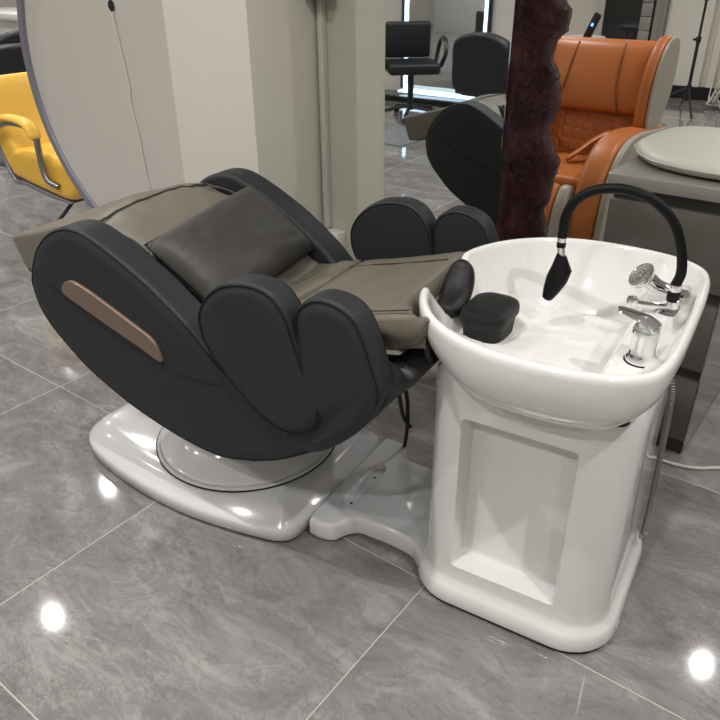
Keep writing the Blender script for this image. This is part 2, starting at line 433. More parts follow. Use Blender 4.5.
# ------------------------------------------------------------------ wall mirror and stone slab
mr = empty('wall_mirror', UV(-1.30, 2.2), RA, 'tall frameless mirror between the grey-green board and the dark red stone, reflecting the room', 'mirror')
bm = B(); box(bm, (-.245,-.006,.08), (.2555,.004,2.5)); finish(bm, 'mirror_glass', M['mirror'], mr, smooth=False)
bm = B(); box(bm, (.256,-.072,.05), (.2595,.004,2.5)); finish(bm, 'edge_trim', M['chrome'], mr, smooth=False)
bm = B(); box(bm, (-.245,-.012,.05), (.2555,.004,.08)); finish(bm, 'bottom_rail', M['steel'], mr, smooth=False)
def slab_right(z):
    pts = [(0,-.88),(.2,-.895),(.4,-.87),(.52,-.885),(.584,-.865),(.604,-.879),(.645,-.893),(.70,-.876),(.763,-.868),(.811,-.858),(.853,-.884),(.91,-.908),(.942,-.888),(1.014,-.882),(1.069,-.895),(1.108,-.923),(1.157,-.912),(1.19,-.885),(1.242,-.880),(1.285,-.925),(1.5,-.90),(1.7,-.93),(1.9,-.89),(2.2,-.92),(2.5,-.90)]
    for a, b in zip(pts, pts[1:]):
        if a[0] <= z <= b[0]: return a[1]+(b[1]-a[1])*(z-a[0])/(b[0]-a[0])
    return -.9
bm = B(); rows = []; nz = 400; nu = 44
for i in range(nz+1):
    z = 2.4*i/nz; ur = slab_right(z)+.006*noise.noise(Vector((z*30,3,1)))+.004*noise.noise(Vector((z*90,3,1))); ul = -1.0395
    row = []
    for j in range(nu+1):
        s = j/nu; u = ul+(ur-ul)*s
        d = .020+min(1,s*5)*(.008+.016*noise.fractal(Vector((u*18, z*13, 2.0)), 1.0, 2.1, 5)+.020*abs(noise.noise(Vector((u*34,z*30,7))))+.008*abs(noise.noise(Vector((u*80,z*75,3))))+.006*noise.noise(Vector((u*5,z*4,7))))
        if j == nu: d = .002
        elif j >= nu-3: d *= .35+.2*(nu-j)
        row.append(bm.verts.new((u+1.0, -d, z)))
    row.append(bm.verts.new((ur+1.0-.01, .045, z)))
    row.append(bm.verts.new((ul+1.0, .045, z)))
    rows.append(row)
for a, b in zip(rows, rows[1:]):
    k = len(a)
    for j in range(k): bm.faces.new((a[j], a[(j+1) % k], b[(j+1) % k], b[j]))
bm.faces.new(rows[0]); bm.faces.new(rows[-1])
o = finish(bm, 'stone_slab', M['stone'], None, angle=60); o.location = UV(-1.0, 2.15); o.rotation_euler = (0,0,RA)
tag(o, 'tall rough-split dark red stone slab with a ragged right edge, beside the mirror', 'stone slab')

# ------------------------------------------------------------------ the shampoo chair
YC = 1.385
chair = empty('shampoo_chair', (-1.24, YC, 0), 0, 'charcoal and taupe leather reclining shampoo massage chair with petal armrests, on a white swivel base', 'shampoo chair')
O = Vector((-1.24, YC, 0))
def ch(bm, name, m, parent=chair, angle=35, label=None):     # world coordinates -> the chair's own
    bmesh.ops.translate(bm, vec=-O, verts=bm.verts[:])
    return finish(bm, name, m, parent, angle=angle, label=label)
shell = [(-1.626,.640),(-1.619,.667),(-1.601,.706),(-1.569,.752),(-1.518,.795),(-1.456,.820),(-1.403,.823),(-1.356,.810),(-1.287,.780),(-1.201,.734),(-1.136,.690),(-1.083,.650),(-1.036,.605),(-.985,.560),(-.92,.525),(-.84,.53),(-.76,.58),(-.69,.635),(-.63,.660),(-.585,.652),(-.568,.620),(-.585,.580),(-.640,.515),(-.705,.455),(-.816,.380),(-.890,.343),(-.952,.322),(-1.010,.306),(-1.064,.303),(-1.130,.309),(-1.211,.325),(-1.290,.347),(-1.363,.374),(-1.469,.428),(-1.535,.479),(-1.588,.530),(-1.617,.580)]
shell_s = crc(shell, 6)
petal1 = [(-1.028,.694),(-1.017,.728),(-.992,.761),(-.953,.790),(-.903,.806),(-.852,.808),(-.812,.792),(-.783,.754),(-.765,.700),(-.746,.645),(-.726,.592),(-.713,.554),(-.726,.509),(-.765,.478),(-.817,.468),(-.873,.487),(-.934,.535),(-.990,.595),(-1.021,.645)]
petal2 = [(-.769,.725),(-.770,.756),(-.759,.783),(-.734,.804),(-.699,.814),(-.655,.806),(-.625,.784),(-.603,.742),(-.588,.697),(-.575,.657),(-.572,.625),(-.590,.580),(-.640,.514),(-.705,.455),(-.770,.411),(-.825,.382),(-.862,.376),(-.866,.400),(-.840,.470),(-.800,.560),(-.775,.640),(-.768,.690)]
p1s, p2s = crc(petal1, 6), crc(petal2, 6)
for s in (-1, 1):                             # near side, far side
    f = lambda d: YC+s*(d-(.028 if s > 0 else 0))
    bm = B(); slab_xz(bm, shell_s, f(.340), f(.250), .016, dome=.004)
    sh = ch(bm, 'side_shell', M['dark_leather'])
    bm = B(); tube(bm, [(p[0], f(.3365), p[1]) for p in inset2(shell_s, .006)][:], .0024, 6, closed=True); ch(bm, 'piping', M['dark_piping'], sh)
    bm = B(); tube(bm, cro([(-1.612,f(.3435),.689),(-1.541,f(.3445),.659),(-1.487,f(.3445),.638),(-1.33,f(.3445),.585),(-1.176,f(.3445),.532),(-1.125,f(.3445),.516),(-1.046,f(.3445),.518),(-.99,f(.3442),.533)],8), .0016, 6)
    ch(bm, 'seam', M['dark_piping'], sh)
    strip = crc([(-1.488,.655),(-1.482,.672),(-1.462,.686),(-1.436,.690),(-1.38,.674),(-1.30,.642),(-1.23,.613),(-1.195,.596),(-1.178,.574),(-1.174,.538),(-1.24,.560),(-1.33,.590),(-1.42,.622),(-1.475,.642)], 5)
    if s < 0: bm = B(); slab_xz(bm, strip, f(.352), f(.338), .004); ch(bm, 'trim_strip', M['bronze'], sh, label='rose bronze metal strip')
    for q, (ol, y0) in enumerate(((p1s, .362), (p2s, .358))):
        bm = B(); slab_xz(bm, ol, f(y0), f(y0-.064), .014, dome=.005)
        if q:                                  # its lower corner sinks into the body
            for v in bm.verts:
                k = max(0, min(1, (.52-v.co.z)/.12))*max(0, min(1, (-.66-v.co.x)/.14)); v.co.y -= s*.026*k*k*(3-2*k)
        pe = ch(bm, 'armrest_wing', M['dark_leather'])
        pp = [(p[0], f(y0-.001), p[1]) for p in inset2(ol, .007)]
        bm = B()
        if q: tube(bm, pp[:6*10+3], .0022, 6)      # the piping of the front wing runs out into the body
        else: tube(bm, pp, .0022, 6, closed=True)
        ch(bm, 'piping', M['dark_piping'], pe)
        bm = B(); tube(bm, [(p[0], f(y0-.063), p[1]) for p in inset2(ol, .007)], .0022, 6, closed=True); ch(bm, 'piping', M['dark_piping'], pe)
# belly between the shells
belly = crc([(-1.60,.62),(-1.56,.70),(-1.45,.70),(-1.30,.62),(-1.16,.53),(-1.06,.50),(-.98,.55),(-.85,.575),(-.72,.610),(-.64,.632),(-.58,.636),(-.553,.620),(-.575,.585),(-.64,.520),(-.72,.450),(-.82,.375),(-.95,.310),(-1.06,.292),(-1.21,.315),(-1.36,.365),(-1.47,.42),(-1.56,.52)], 5)
bm = B(); slab_xz(bm, belly, YC-.246, YC+.246, .02); ch(bm, 'seat_body', M['dark_gusset'])
# back pad and headrest
def profile_cushion(pts, y0, y1, r=.025, n=5):
    bm = B(); slab_xz(bm, crc(pts, n), y0, y1, r, dome=.0); return bm
bm = profile_cushion([(-1.822,.700),(-1.80,.712),(-1.70,.740),(-1.60,.770),(-1.50,.785),(-1.46,.772),(-1.47,.73),(-1.55,.67),(-1.66,.625),(-1.77,.602),(-1.79,.615),(-1.808,.66)], YC-.238, YC+.238, .012)
ch(bm, 'headrest', M['taupe'])
bm = profile_cushion([(-1.56,.765),(-1.50,.780),(-1.42,.762),(-1.33,.712),(-1.24,.650),(-1.16,.595),(-1.08,.565),(-1.0,.585),(-.97,.575),(-.99,.54),(-1.08,.51),(-1.2,.53),(-1.36,.63),(-1.5,.70)], YC-.238, YC+.238, .03)
ch(bm, 'back_cushion', M['taupe'])
# head pillow with its piped ridge
hp_o = crc([(-1.665,.742),(-1.61,.776),(-1.545,.800),(-1.490,.806),(-1.435,.800),(-1.37,.786),(-1.305,.762),(-1.275,.728),(-1.29,.695),(-1.40,.705),(-1.55,.715)], 6)
def bulge(p):                                 # the pillow swells along its middle and is pinched at the ends
    q = (p.y-YC)/.215; k = 1-.30*abs(q)**2.5
    return Vector((-1.47+(p.x+1.47)*(1-.10*abs(q)**3), p.y, .742+(p.z-.742)*k+.007*noise.noise(Vector((p.x*10,p.y*26,0)))))
bm = B(); rings = []
for k in range(33):
    q = -1+2*k/32; e = math.sqrt(max(.0, 1-abs(q)**5)); rings.append([Vector((p[0], YC+.215*q, p[1])) for p in inset2(hp_o, .032*(1-e))])
loft(bm, rings)
for v in bm.verts: v.co = bulge(v.co)
hp = ch(bm, 'head_pillow', M['taupe'], angle=70)
bm = B(); tube(bm, [bulge(Vector((-1.490+.0*q, YC+.213*q, .8075-.004*q*q))) for q in [-1+2*k/30 for k in range(31)]], .0036, 6); ch(bm, 'piping', M['taupe_piping'], hp)
bm = B(); tube(bm, cro([bulge(Vector((a, YC+.213, b))) for a, b in ((-1.490,.800),(-1.40,.792),(-1.33,.765),(-1.29,.735))], 6), .003, 6); ch(bm, 'piping', M['taupe_piping'], hp)
def pillow_edge(w, h, mtx, pinch, n=24):
    out = []
    for (a, b_) in (((-1,-1),(1,-1)), ((1,-1),(1,1)), ((1,1),(-1,1)), ((-1,1),(-1,-1))):
        for k in range(n):
            s = k/n; u = a[0]+(b_[0]-a[0])*s; v = a[1]+(b_[1]-a[1])*s
            out.append(mtx @ Vector((u*w/2*(1-pinch*(1-v*v)), v*h/2*(1-pinch*(1-u*u)), 0)))
    return out
bm = B(); tube(bm, cro([bulge(Vector((a, YC-.2135, b))) for a, b in ((-1.490,.803),(-1.42,.796),(-1.35,.778),(-1.29,.745))], 6), .003, 6); ch(bm, 'piping', M['taupe_piping'], hp)
# seat cushion between pillow and leg rest, leg rest
def height_pad(name, plan, ztop, thick, m, n=(26,18), wr=.004, seed=1.0):
    # plan: function (s,t)->(x,y) over the unit square; ztop(x,y)
    bm = B(); top = []; bot = []
    for i in range(n[0]+1):
        ra, rb = [], []
        for j in range(n[1]+1):
            s, t_ = i/n[0], j/n[1]; x, y = plan(s, t_)
            e = min(min(s, 1-s)*n[0]/3.0, min(t_, 1-t_)*n[1]/3.0, 1.0); e = math.sqrt(max(0, 1-(1-e)**2))
            z = ztop(x, y); h = thick*(.45+.55*e)
            dz = wr*(noise.noise(Vector((x*14+seed, y*9, seed)))+.5*noise.noise(Vector((x*30, y*26, seed))))*e
            ra.append(bm.verts.new((x, y, z-thick+h+dz))); rb.append(bm.verts.new((x, y, z-thick)))
        top.append(ra); bot.append(rb)
    for i in range(n[0]):
        for j in range(n[1]):
            bm.faces.new((top[i][j], top[i+1][j], top[i+1][j+1], top[i][j+1]))
            bm.faces.new((bot[i][j], bot[i][j+1], bot[i+1][j+1], bot[i+1][j]))
    for i in range(n[0]):
        bm.faces.new((top[i][0], bot[i][0], bot[i+1][0], top[i+1][0])); bm.faces.new((top[i][-1], top[i+1][-1], bot[i+1][-1], bot[i][-1]))
    for j in range(n[1]):
        bm.faces.new((top[0][j], top[0][j+1], bot[0][j+1], bot[0][j])); bm.faces.new((top[-1][j], bot[-1][j], bot[-1][j+1], top[-1][j+1]))
    return ch(bm, name, m, angle=50)
seat = height_pad('seat_cushion', lambda s, t_: (-1.16+.20*s, YC-.246+.492*t_), lambda x, y: .600+.35*(max(0,x+1.10))**1+ (max(0,-1.10-x))*.7, .07, M['taupe'], n=(30,44), wr=.010, seed=4.0)
def leg_plan(s, t_):
    y = YC-.235+.470*t_
    tab = [(1.10,-.515),(1.135,-.528),(1.16,-.545),(1.185,-.576),(1.24,-.608),(1.29,-.626),(1.34,-.632),(1.80,-.640)]
    for a, b in zip(tab, tab[1:]):
        if a[0] <= y <= b[0]: xr = a[1]+(b[1]-a[1])*(y-a[0])/(b[0]-a[0])
    return (-1.005+(xr+1.005)*s, y)
leg = height_pad('leg_rest', leg_plan, lambda x, y: .640+.28*(x+1.0)-.5*max(0,-.93-x), .075, M['taupe'], n=(34,24), wr=.005, seed=9.0)
lz = lambda x: .640+.28*(x+1.0)+.0015
bm = B(); tube(bm, cro([(-.955,YC+.15,lz(-.955)-.004),(-.88,YC+.14,lz(-.88)),(-.76,YC+.13,lz(-.76)),(-.66,YC+.13,lz(-.66))],8), .0018, 6); ch(bm, 'seam', M['taupe_piping'], leg)
bm = B(); tube(bm, cro([(-.93,YC-.16,lz(-.93)-.003),(-.80,YC-.185,lz(-.80)),(-.68,YC-.205,lz(-.68)),(-.59,YC-.21,lz(-.59))],8), .0018, 6); ch(bm, 'seam', M['taupe_piping'], leg)
# loose leather skirt of the leg rest
bm = B(); rows = []
for i in range(25):
    s = i/24; x = -.80+.262*s
    row = []
    for j in range(7):
        q = j/6; z = lz(x)-.010-q*(.010+.070*s**1.6)*math.sqrt(max(0,1-max(0,(s-.72)/.28)**2))+.003*math.sin(s*22)*q
        row.append(bm.verts.new((x+.01*q, YC-.238-.008*math.sin(q*PI), z)))
    for j in range(6,-1,-1):
        v = row[j].co; row.append(bm.verts.new((v.x, v.y+.012, v.z)))
    rows.append(row)
for a, b in zip(rows, rows[1:]):
    for j in range(len(a)): bm.faces.new((a[j], a[(j+1)%len(a)], b[(j+1)%len(a)], b[j]))
bm.faces.new(rows[0]); bm.faces.new(rows[-1]); ch(bm, 'leg_rest_skirt', M['taupe'], leg)
# under-leg cushion in shadow
bm = B(); pillow(bm, .23, .47, .065, frame((-.700,YC-.012,.640),(1,0,.28),(0,1,0)), n=20, pinch=.03, puff=.4, wr=.006); ch(bm, 'calf_pad', M['taupe'])

# swivel riser and base
bm = B(); lathe(bm, [(.262,.095),(.262,.108),(.255,.114),(.21,.128),(.18,.15),(.16,.19),(.155,.345)], (-1.235,YC,0), 56); ch(bm, 'swivel_riser', M['white_plastic'])
def sym(pts): return pts+[(x, 2*YC-y) for x, y in reversed(pts)]
def base_ring(k, z):                          # k = inset
    half = [(-1.735,YC-.08),(-1.740,YC-.13),(-1.728,YC-.175),(-1.690,YC-.215),(-1.62,YC-.244),(-1.49,YC-.272),(-1.34,YC-.290),(-1.20,YC-.291),(-1.08,YC-.278),(-.99,YC-.262),(-.945,YC-.250),(-.921,YC-.232),(-.913,YC-.19),(-.908,YC-.08)]
    return [Vector((p.x, p.y, z)) for p in [Vector((q[0], q[1], 0)) for q in inset2(crc(sym(half), 5), k)]]
bm = B()
loft(bm, [base_ring(-.004,0.0), base_ring(-.004,.010)]); ch(bm, 'base_gap_shade', M['dark_inside'])  # black strip painted for the shaded gap under the white base
bm = B()
loft(bm, [base_ring(-.009,.010), base_ring(-.015,.014), base_ring(-.015,.044), base_ring(-.013,.050), base_ring(-.008,.055), base_ring(.026,.084), base_ring(.032,.088), base_ring(.042,.0915), base_ring(.060,.0955), base_ring(.062,.0958)], cap1=True)
base = ch(bm, 'base', M['white_plastic'], angle=60)
bm = B(); circ = [(-1.235+.275*math.cos(a*PI/48), YC+.275*math.sin(a*PI/48), .0975) for a in range(96)]
tube(bm, circ, .0026, 6, closed=True); ch(bm, 'swivel_gap_shade', M['dark_inside'], base)  # black ring standing in for the shaded gap round the swivel
bm = B(); circ = [(-1.235+.268*math.cos(a*PI/48), YC+.268*math.sin(a*PI/48), .0995) for a in range(96)]
tube(bm, circ, .006, 8, closed=True); ch(bm, 'swivel_ring', M['white_plastic'], base)
bm = B(); tube(bm, cro([(-.86,YC+.16,.40),(-.80,YC+.19,.30),(-.79,YC+.20,.20),(-.80,YC+.21,.10),(-.83,YC+.25,.02)],8), .006, 8)
tube(bm, cro([(-.86,YC+.14,.40),(-.82,YC+.18,.30),(-.80,YC+.19,.20),(-.78,YC+.20,.16)],8), .006, 8); ch(bm, 'motor_cable', M['cable_black'])

# loose cushion on the back rest
bm = B(); mt = frame((-1.206, YC-.006, .712), (-.05,1,.085), (-.80,0,.60))
cw, chh = .43, .26
pillow(bm, cw, chh, .125, mt, n=34, pinch=.025, puff=.42, wr=.005, seed=5)
co_ = finish(bm, 'lumbar_cushion', M['cushion'])
tag(co_, 'plump charcoal leather cushion lying across the back of the reclined chair', 'cushion')
bm = B(); tube(bm, pillow_edge(cw, chh, mt, .025), .0022, 6, closed=True); finish(bm, 'seam', M['dark_piping'], co_)

# ------------------------------------------------------------------ basin unit
BY = 1.41
bas = empty('shampoo_basin', (-.33, BY, 0), 0, 'white ceramic shampoo basin on a tall white pedestal with a recessed front panel', 'shampoo basin')
OB = Vector((-.33, BY, 0))
def ba(bm, name, m, parent=bas, angle=35, label=None):
    bmesh.ops.translate(bm, vec=-OB, verts=bm.verts[:])
    return finish(bm, name, m, parent, angle=angle, label=label)
def symb(pts): return pts+[(x, 2*BY-y) for x, y in reversed(pts)]
# outer rim, right end first, near side (mirrored for the far side)
rim_half = [(-.082,BY-.07),(-.084,BY-.15),(-.090,BY-.220),(-.106,BY-.270),(-.146,BY-.308),(-.205,BY-.330),(-.285,BY-.341),(-.375,BY-.338),(-.455,BY-.315),(-.520,BY-.275),(-.568,BY-.225),(-.600,BY-.170),(-.617,BY-.120),(-.618,BY-.070),(-.612,BY-.020)]
rim = crc(symb(rim_half), 8); NR = len(rim)
def sst(a, b, x):
    t_ = max(0, min(1, (x-a)/(b-a))); return t_*t_*(3-2*t_)
def notch(p):                                 # how far the rim dips for the neck
    return .085*(1-sst(.045, .120, abs(p[1]-BY+.02)))*(1-sst(-.58, -.50, p[0]))
ZR = .765
def ring_at(d, dz, flat=1.0):
    return [Vector((q[0], q[1], ZR-notch(rim[i])*flat+dz)) for i, q in enumerate(inset2(rim, d))]
CB = Vector((-.36, BY))
outer = []
# outside, from below up to the rim
for d, z in ((.135,.600),(.105,.603),(.075,.612),(.048,.628),(.028,.650),(.014,.675),(.006,.700),(.001,.725)):
    rr = []
    for i, q in enumerate(inset2(rim, d)):
        p = rim[i]; rise = .045*sst(-.42, -.62, p[0])+.0*p[1]
        rise += .018*sst(-.16, -.08, p[0])
        zz = z+rise*(1-(z-.6)/.14)
        zz = min(zz, ZR-notch(p)-.022-.02*(.725-z)/.125)
        rr.append(Vector((q[0], q[1], zz)))
    outer.append(rr)
outer += [ring_at(.0,-.018), ring_at(.0,-.010), ring_at(.003,-.003), ring_at(.008,0), ring_at(.013,0), ring_at(.018,-.004), ring_at(.021,-.012)]
# inside of the bowl
inn0 = inset2(rim, .021)
DECK = .703
def bowl_z(x, y, t_):
    z = ZR-.012-.178*(1-(1-min(1, t_*1.9))**2.2)
    z -= .02*max(0, t_-.3)
    dk = sst(-.245, -.205, x)                 # raised tap deck along the right end
    return max(z, z*(1-dk)+(DECK+.0)*dk) if x > -.245 else z
for k in range(1, 46):
    t_ = k/46; tt = t_**1.15; rr = []
    for i, q in enumerate(inn0):
        p = Vector((q[0], q[1])).lerp(CB, tt)
        z = bowl_z(p.x, p.y, tt)
        top = ZR-notch(rim[i])-.012
        z = min(z, top)
        # wall above the deck stays steep
        if p.x > -.205: z = max(DECK, ZR-.012-(tt*3.2)**.8*.09) if tt < .28 else DECK
        rr.append(Vector((p.x, p.y, min(z, top))))
    outer.append(rr)
bm = B(); loft(bm, outer)
bowl = ba(bm, 'bowl', M['ceramic'], angle=60)
sm = bowl.modifiers.new('s', 'CORRECTIVE_SMOOTH'); bowl.modifiers.remove(sm)
# pedestal with recessed front
ped_c = ((-.558-.112)/2, BY+.0); ped_w, ped_h = .446, .45
def ped_ring(g, z, r=.085): return [Vector((p[0], p[1], z)) for p in rrect(ped_c[0], ped_c[1], ped_w+2*g, ped_h+2*g, r+g, 8)]
bm = B(); loft(bm, [ped_ring(.024,.012,.095), ped_ring(.026,.018,.095), ped_ring(.022,.046,.095), ped_ring(.016,.056,.09), ped_ring(.005,.066), ped_ring(.001,.080), ped_ring(.0,.12), ped_ring(-.003,.35), ped_ring(-.002,.56), ped_ring(-.003,.605), ped_ring(-.012,.622), ped_ring(-.04,.630)])
ped = ba(bm, 'pedestal', M['pedestal'], angle=40)
yf = BY-ped_h/2
bm = B(); rr = []
for y, g in ((yf-.03,.006),(yf+.0,.0035),(yf+.008,.0),(yf+.055,-.006),(yf+.060,-.012)):
    rr.append([Vector((p[0], y, p[1])) for p in rrect(-.341, .322, .244+2*g, .412+2*g, .012, 4)])
loft(bm, rr); cut_ = ba(bm, 'cutter', M['pedestal'])
md = ped.modifiers.new('b', 'BOOLEAN'); md.operation = 'DIFFERENCE'; md.object = cut_; md.solver = 'EXACT'
bpy.context.view_layer.update(); modifier_bake(ped); bpy.data.objects.remove(cut_)
for p in ped.data.polygons: p.use_smooth = True
ped.data.set_sharp_from_angle(angle=math.radians(40))
bm = B(); loft(bm, [ped_ring(.018,0,.09), ped_ring(.018,.013,.09)]); ba(bm, 'pedestal_foot_strip', M['dark_inside'])  # thin black strip between pedestal and floor
bm = B(); cyl(bm, (-.165,BY-.197,.612), (-.165,BY-.197,.636), .024, 20); ba(bm, 'drain_knob', M['box'])
# low platform running to the chair base
def plat_ring(k, z):
    half = [(-.45,BY-.10),(-.46,BY-.19),(-.50,BY-.215),(-.545,BY-.205),(-.575,BY-.180),(-.605,BY-.157),(-.66,BY-.149),(-.72,BY-.149),(-.765,BY-.153),(-.790,BY-.178),(-.806,BY-.208),(-.835,BY-.219),(-.868,BY-.218),(-.886,BY-.204),(-.889,BY-.10)]
    return [Vector((p[0], p[1], z)) for p in inset2(crc(symb(half), 4), k)]
def slot(g): return rrect(-.822, BY-.02, .036+2*g, .205+2*g, min(.018+g, .0179+g), 8)
bm = B()
Rr = loft(bm, [plat_ring(.002,.012), plat_ring(0,.018), plat_ring(.001,.052), plat_ring(.004,.060), plat_ring(.009,.0645), plat_ring(.011,.065)], cap1=False)
Sr = loft(bm, [[Vector((p[0],p[1],z)) for p in slot(g)] for g, z in ((.004,.065),(.0025,.0648),(.0,.063),(-.003,.058),(-.005,.051))], cap0=False)
vs = Rr[-1]+Sr[0]
for tri in tessellate_polygon([[v.co for v in Rr[-1]], [v.co for v in Sr[0]]]):
    bm.faces.new([vs[k] for k in tri])
plat = ba(bm, 'platform', M['white_plastic'], angle=50)
for dy in (-.075, .055):
    bm = B(); cyl(bm, (-.822,BY-.02+dy,.050), (-.822,BY-.02+dy,.0522), .004, 12); ba(bm, 'screw', M['dark_inside'], plat)
bm = B(); loft(bm, [plat_ring(.012,0), plat_ring(.012,.013)]); ba(bm, 'platform_foot_strip', M['dark_inside'])  # thin black strip between platform and floor
# neck rest: a crescent pad in the dip of the rim
bm = B()
path = cro([(-.580,BY-.075,.694),(-.585,BY-.045,.684),(-.590,BY-.008,.688),(-.594,BY+.025,.708),(-.597,BY+.045,.735),(-.598,BY+.052,.765)], 8)
rings = []; n_ = len(path)
for i, p in enumerate(path):
    s = i/(n_-1); d = (path[min(i+1,n_-1)]-path[max(i-1,0)]).normalized()
    xx = Vector((1,0,0)); up = d.cross(xx).normalized()*-1
    tp = math.sqrt(max(.02, 1-abs(2*s-1)**3.0)); wx = .034*tp+.002; wu = .022*tp+.002
    rings.append([p+xx*wx*math.cos(2*PI*k/20)*(1.0)+up*wu*math.sin(2*PI*k/20) for k in range(20)])
loft(bm, rings); nr = ba(bm, 'neck_rest', M['dots'], angle=60, label='black dimpled crescent neck rest in the dip of the rim')
# black lidded strainer box in the bowl
hb = empty('hair_strainer_box', (-.495, 1.385, .588), 0, 'black plastic box with a rounded flat lid sitting in the white basin', 'box')
def hb_ring(w, h, z, r=.03): return [Vector((p[0], p[1], z)) for p in rrect(0, 0, w, h, r, 7)]
bm = B(); loft(bm, [hb_ring(.076,.115,-.0), hb_ring(.080,.12,.003), hb_ring(.092,.134,.085), hb_ring(.092,.134,.090)]); finish(bm, 'box_body', M['box'], hb)
bm = B(); loft(bm, [hb_ring(.101,.143,.088,.034), hb_ring(.105,.148,.092,.036), hb_ring(.106,.150,.106,.038), hb_ring(.102,.146,.114,.038), hb_ring(.091,.134,.1175,.034), hb_ring(.06,.10,.118,.025)]); finish(bm, 'box_lid', M['box'], hb)

# mixer tap
tp = Vector((-.157, BY-.115, DECK))
bm = B(); lathe(bm, [(.0275,-.002),(.0285,.002),(.0285,.013),(.0245,.017),(.0235,.028),(.0235,.050),(.0245,.055),(.0255,.064),(.022,.073),(.012,.078),(.001,.079)], tp, 36)
tap = ba(bm, 'mixer_tap', M['chrome'], angle=50, label='chrome lever mixer tap on the basin deck')
bm = B(); path = cro([tp+Vector((.022,-.003,.070)), tp+Vector((-.002,.0,.084)), tp+Vector((-.024,.004,.088)), tp+Vector((-.044,.008,.091)), tp+Vector((-.058,.011,.094))], 6)
rings = []
for i, p in enumerate(path):
    s = i/(len(path)-1); w_ = .025*(1-.50*s)*math.sqrt(max(.05, 1-(2*max(0,s-.5))**4)); th_ = .0085*(1-.75*s)
    if i == 0: w_ *= .6
    dy = Vector((.18,.98,0)); rings.append([p+dy*w_*math.cos(2*PI*k/16)+Vector((0,0,1))*th_*math.sin(2*PI*k/16) for k in range(16)])
loft(bm, rings); ba(bm, 'tap_lever', M['chrome'], tap, angle=50)
bm = B(); lathe(bm, [(.0305,-.002),(.0305,.0012),(.026,.002)], tp, 32); ba(bm, 'tap_seal', M['rubber'], tap)
# swan-neck hose on its ball base
hp_ = Vector((-.148, BY+.13, DECK))
bm = B(); lathe(bm, [(.031,-.002),(.033,.002),(.033,.007),(.024,.012),(.015,.015),(.013,.030),(.001,.031)], hp_, 36); hb_ = ba(bm, 'hose_base', M['chrome'], angle=50)
bm = B()
path = cro([hp_+Vector((.0,0,.012)), hp_+Vector((-.022,-.012,.016)), hp_+Vector((-.050,-.028,.020)), hp_+Vector((-.074,-.042,.026))], 6)
tube(bm, path, [.008]*len(path), 12); lathe(bm, [(.001,-.010),(.011,-.008),(.0125,-.002),(.0125,.008),(.009,.013),(.001,.014)], path[-1], 20); ba(bm, 'diverter_handle', M['chrome'], hb_, angle=50)
bm = B(); lathe(bm, [(.0115,.030),(.0135,.034),(.0135,.050),(.0115,.053)], hp_, 24); ba(bm, 'hose_collar', M['rubber'], hb_)
bm = B(); lathe(bm, [(.012,.053),(.0128,.055),(.0128,.066),(.012,.068)], hp_, 24); ba(bm, 'hose_ferrule', M['chrome'], hb_)
a_ = hp_+Vector((0,0,.066)); e_ = Vector((-.387, BY+.085, .846))
cpts = [a_, Vector((-.143,BY+.129,.800)), Vector((-.153,BY+.126,.850)), Vector((-.178,BY+.120,.905)), Vector((-.222,BY+.110,.945)), Vector((-.272,BY+.102,.961)), Vector((-.325,BY+.094,.957)), Vector((-.364,BY+.088,.935)), Vector((-.384,BY+.085,.898)), e_]
bm = B(); tube(bm, cro(cpts, 8), .0105, 16); ba(bm, 'swan_neck_hose', M['rubber'], hb_)
bm = B(); cyl(bm, e_+Vector((0,0,.004)), e_+Vector((.0,0,-.010)), .0095, 20); cyl(bm, e_+Vector((0,0,-.022)), e_+Vector((.004,0,-.042)), .0085, 20); ba(bm, 'spray_ferrule', M['chrome'], hb_)
bm = B(); cyl(bm, e_+Vector((0,0,-.010)), e_+Vector((0,0,-.022)), .0098, 20); ba(bm, 'spray_collar', M['rubber'], hb_)
bm = B(); s0 = e_+Vector((.004,0,-.038)); ax_ = Vector((-.13,-.05,-1)).normalized(); sx = Vector((1,0,-.3)).normalized(); sy = ax_.cross(sx)
rings = []
for t_, wx, wy, off in ((0,.009,.009,0),(.012,.014,.012,.004),(.028,.020,.017,.009),(.055,.021,.019,.005),(.085,.016,.020,0),(.104,.011,.018,-.003),(.108,.007,.013,-.003)):
    c_ = s0+ax_*t_+sx*off; wx *= 1.12; wy *= 1.1
    rings.append([c_+sx*wx*(abs(math.cos(a))**.75*(1 if math.cos(a)>0 else -1))+sy*wy*(abs(math.sin(a))**.75*(1 if math.sin(a)>0 else -1)) for a in [2*PI*k/20 for k in range(20)]])
loft(bm, rings); ba(bm, 'spray_head', M['rubber'], hb_, label='black wedge-shaped spray head hanging from the curved hose')
# hand shower resting in its holder
sh_ = Vector((-.135, BY+.205, DECK))
bm = B(); rr_ = lambda w,h,z,r: [Vector((sh_.x+p[0], sh_.y+p[1], z)) for p in rrect(0,0,w,h,r,6)]
loft(bm, [rr_(.05,.062,DECK-.002,.014), rr_(.052,.064,DECK+.002,.014), rr_(.05,.062,DECK+.026,.014), rr_(.042,.054,DECK+.030,.012)]); hd = ba(bm, 'shower_holder', M['chrome'], angle=50)
bm = B(); pth = cro([sh_+Vector((-.012,-.010,.030)), sh_+Vector((-.030,-.020,.030)), sh_+Vector((-.055,-.028,.038)), sh_+Vector((-.075,-.032,.050))], 6)
tube(bm, pth, [.011,.011,.0115,.012,.012,.0125,.013,.0135,.014,.0145,.015,.0155,.016,.0165,.017,.0175,.018,.0185,.019][:len(pth)], 14)
c_ = sh_+Vector((-.088,-.036,.056)); ax_ = Vector((-.62,-.45,.65)).normalized()
q = Vector((0,0,1)).rotation_difference(ax_).to_matrix().to_4x4(); q.translation = c_
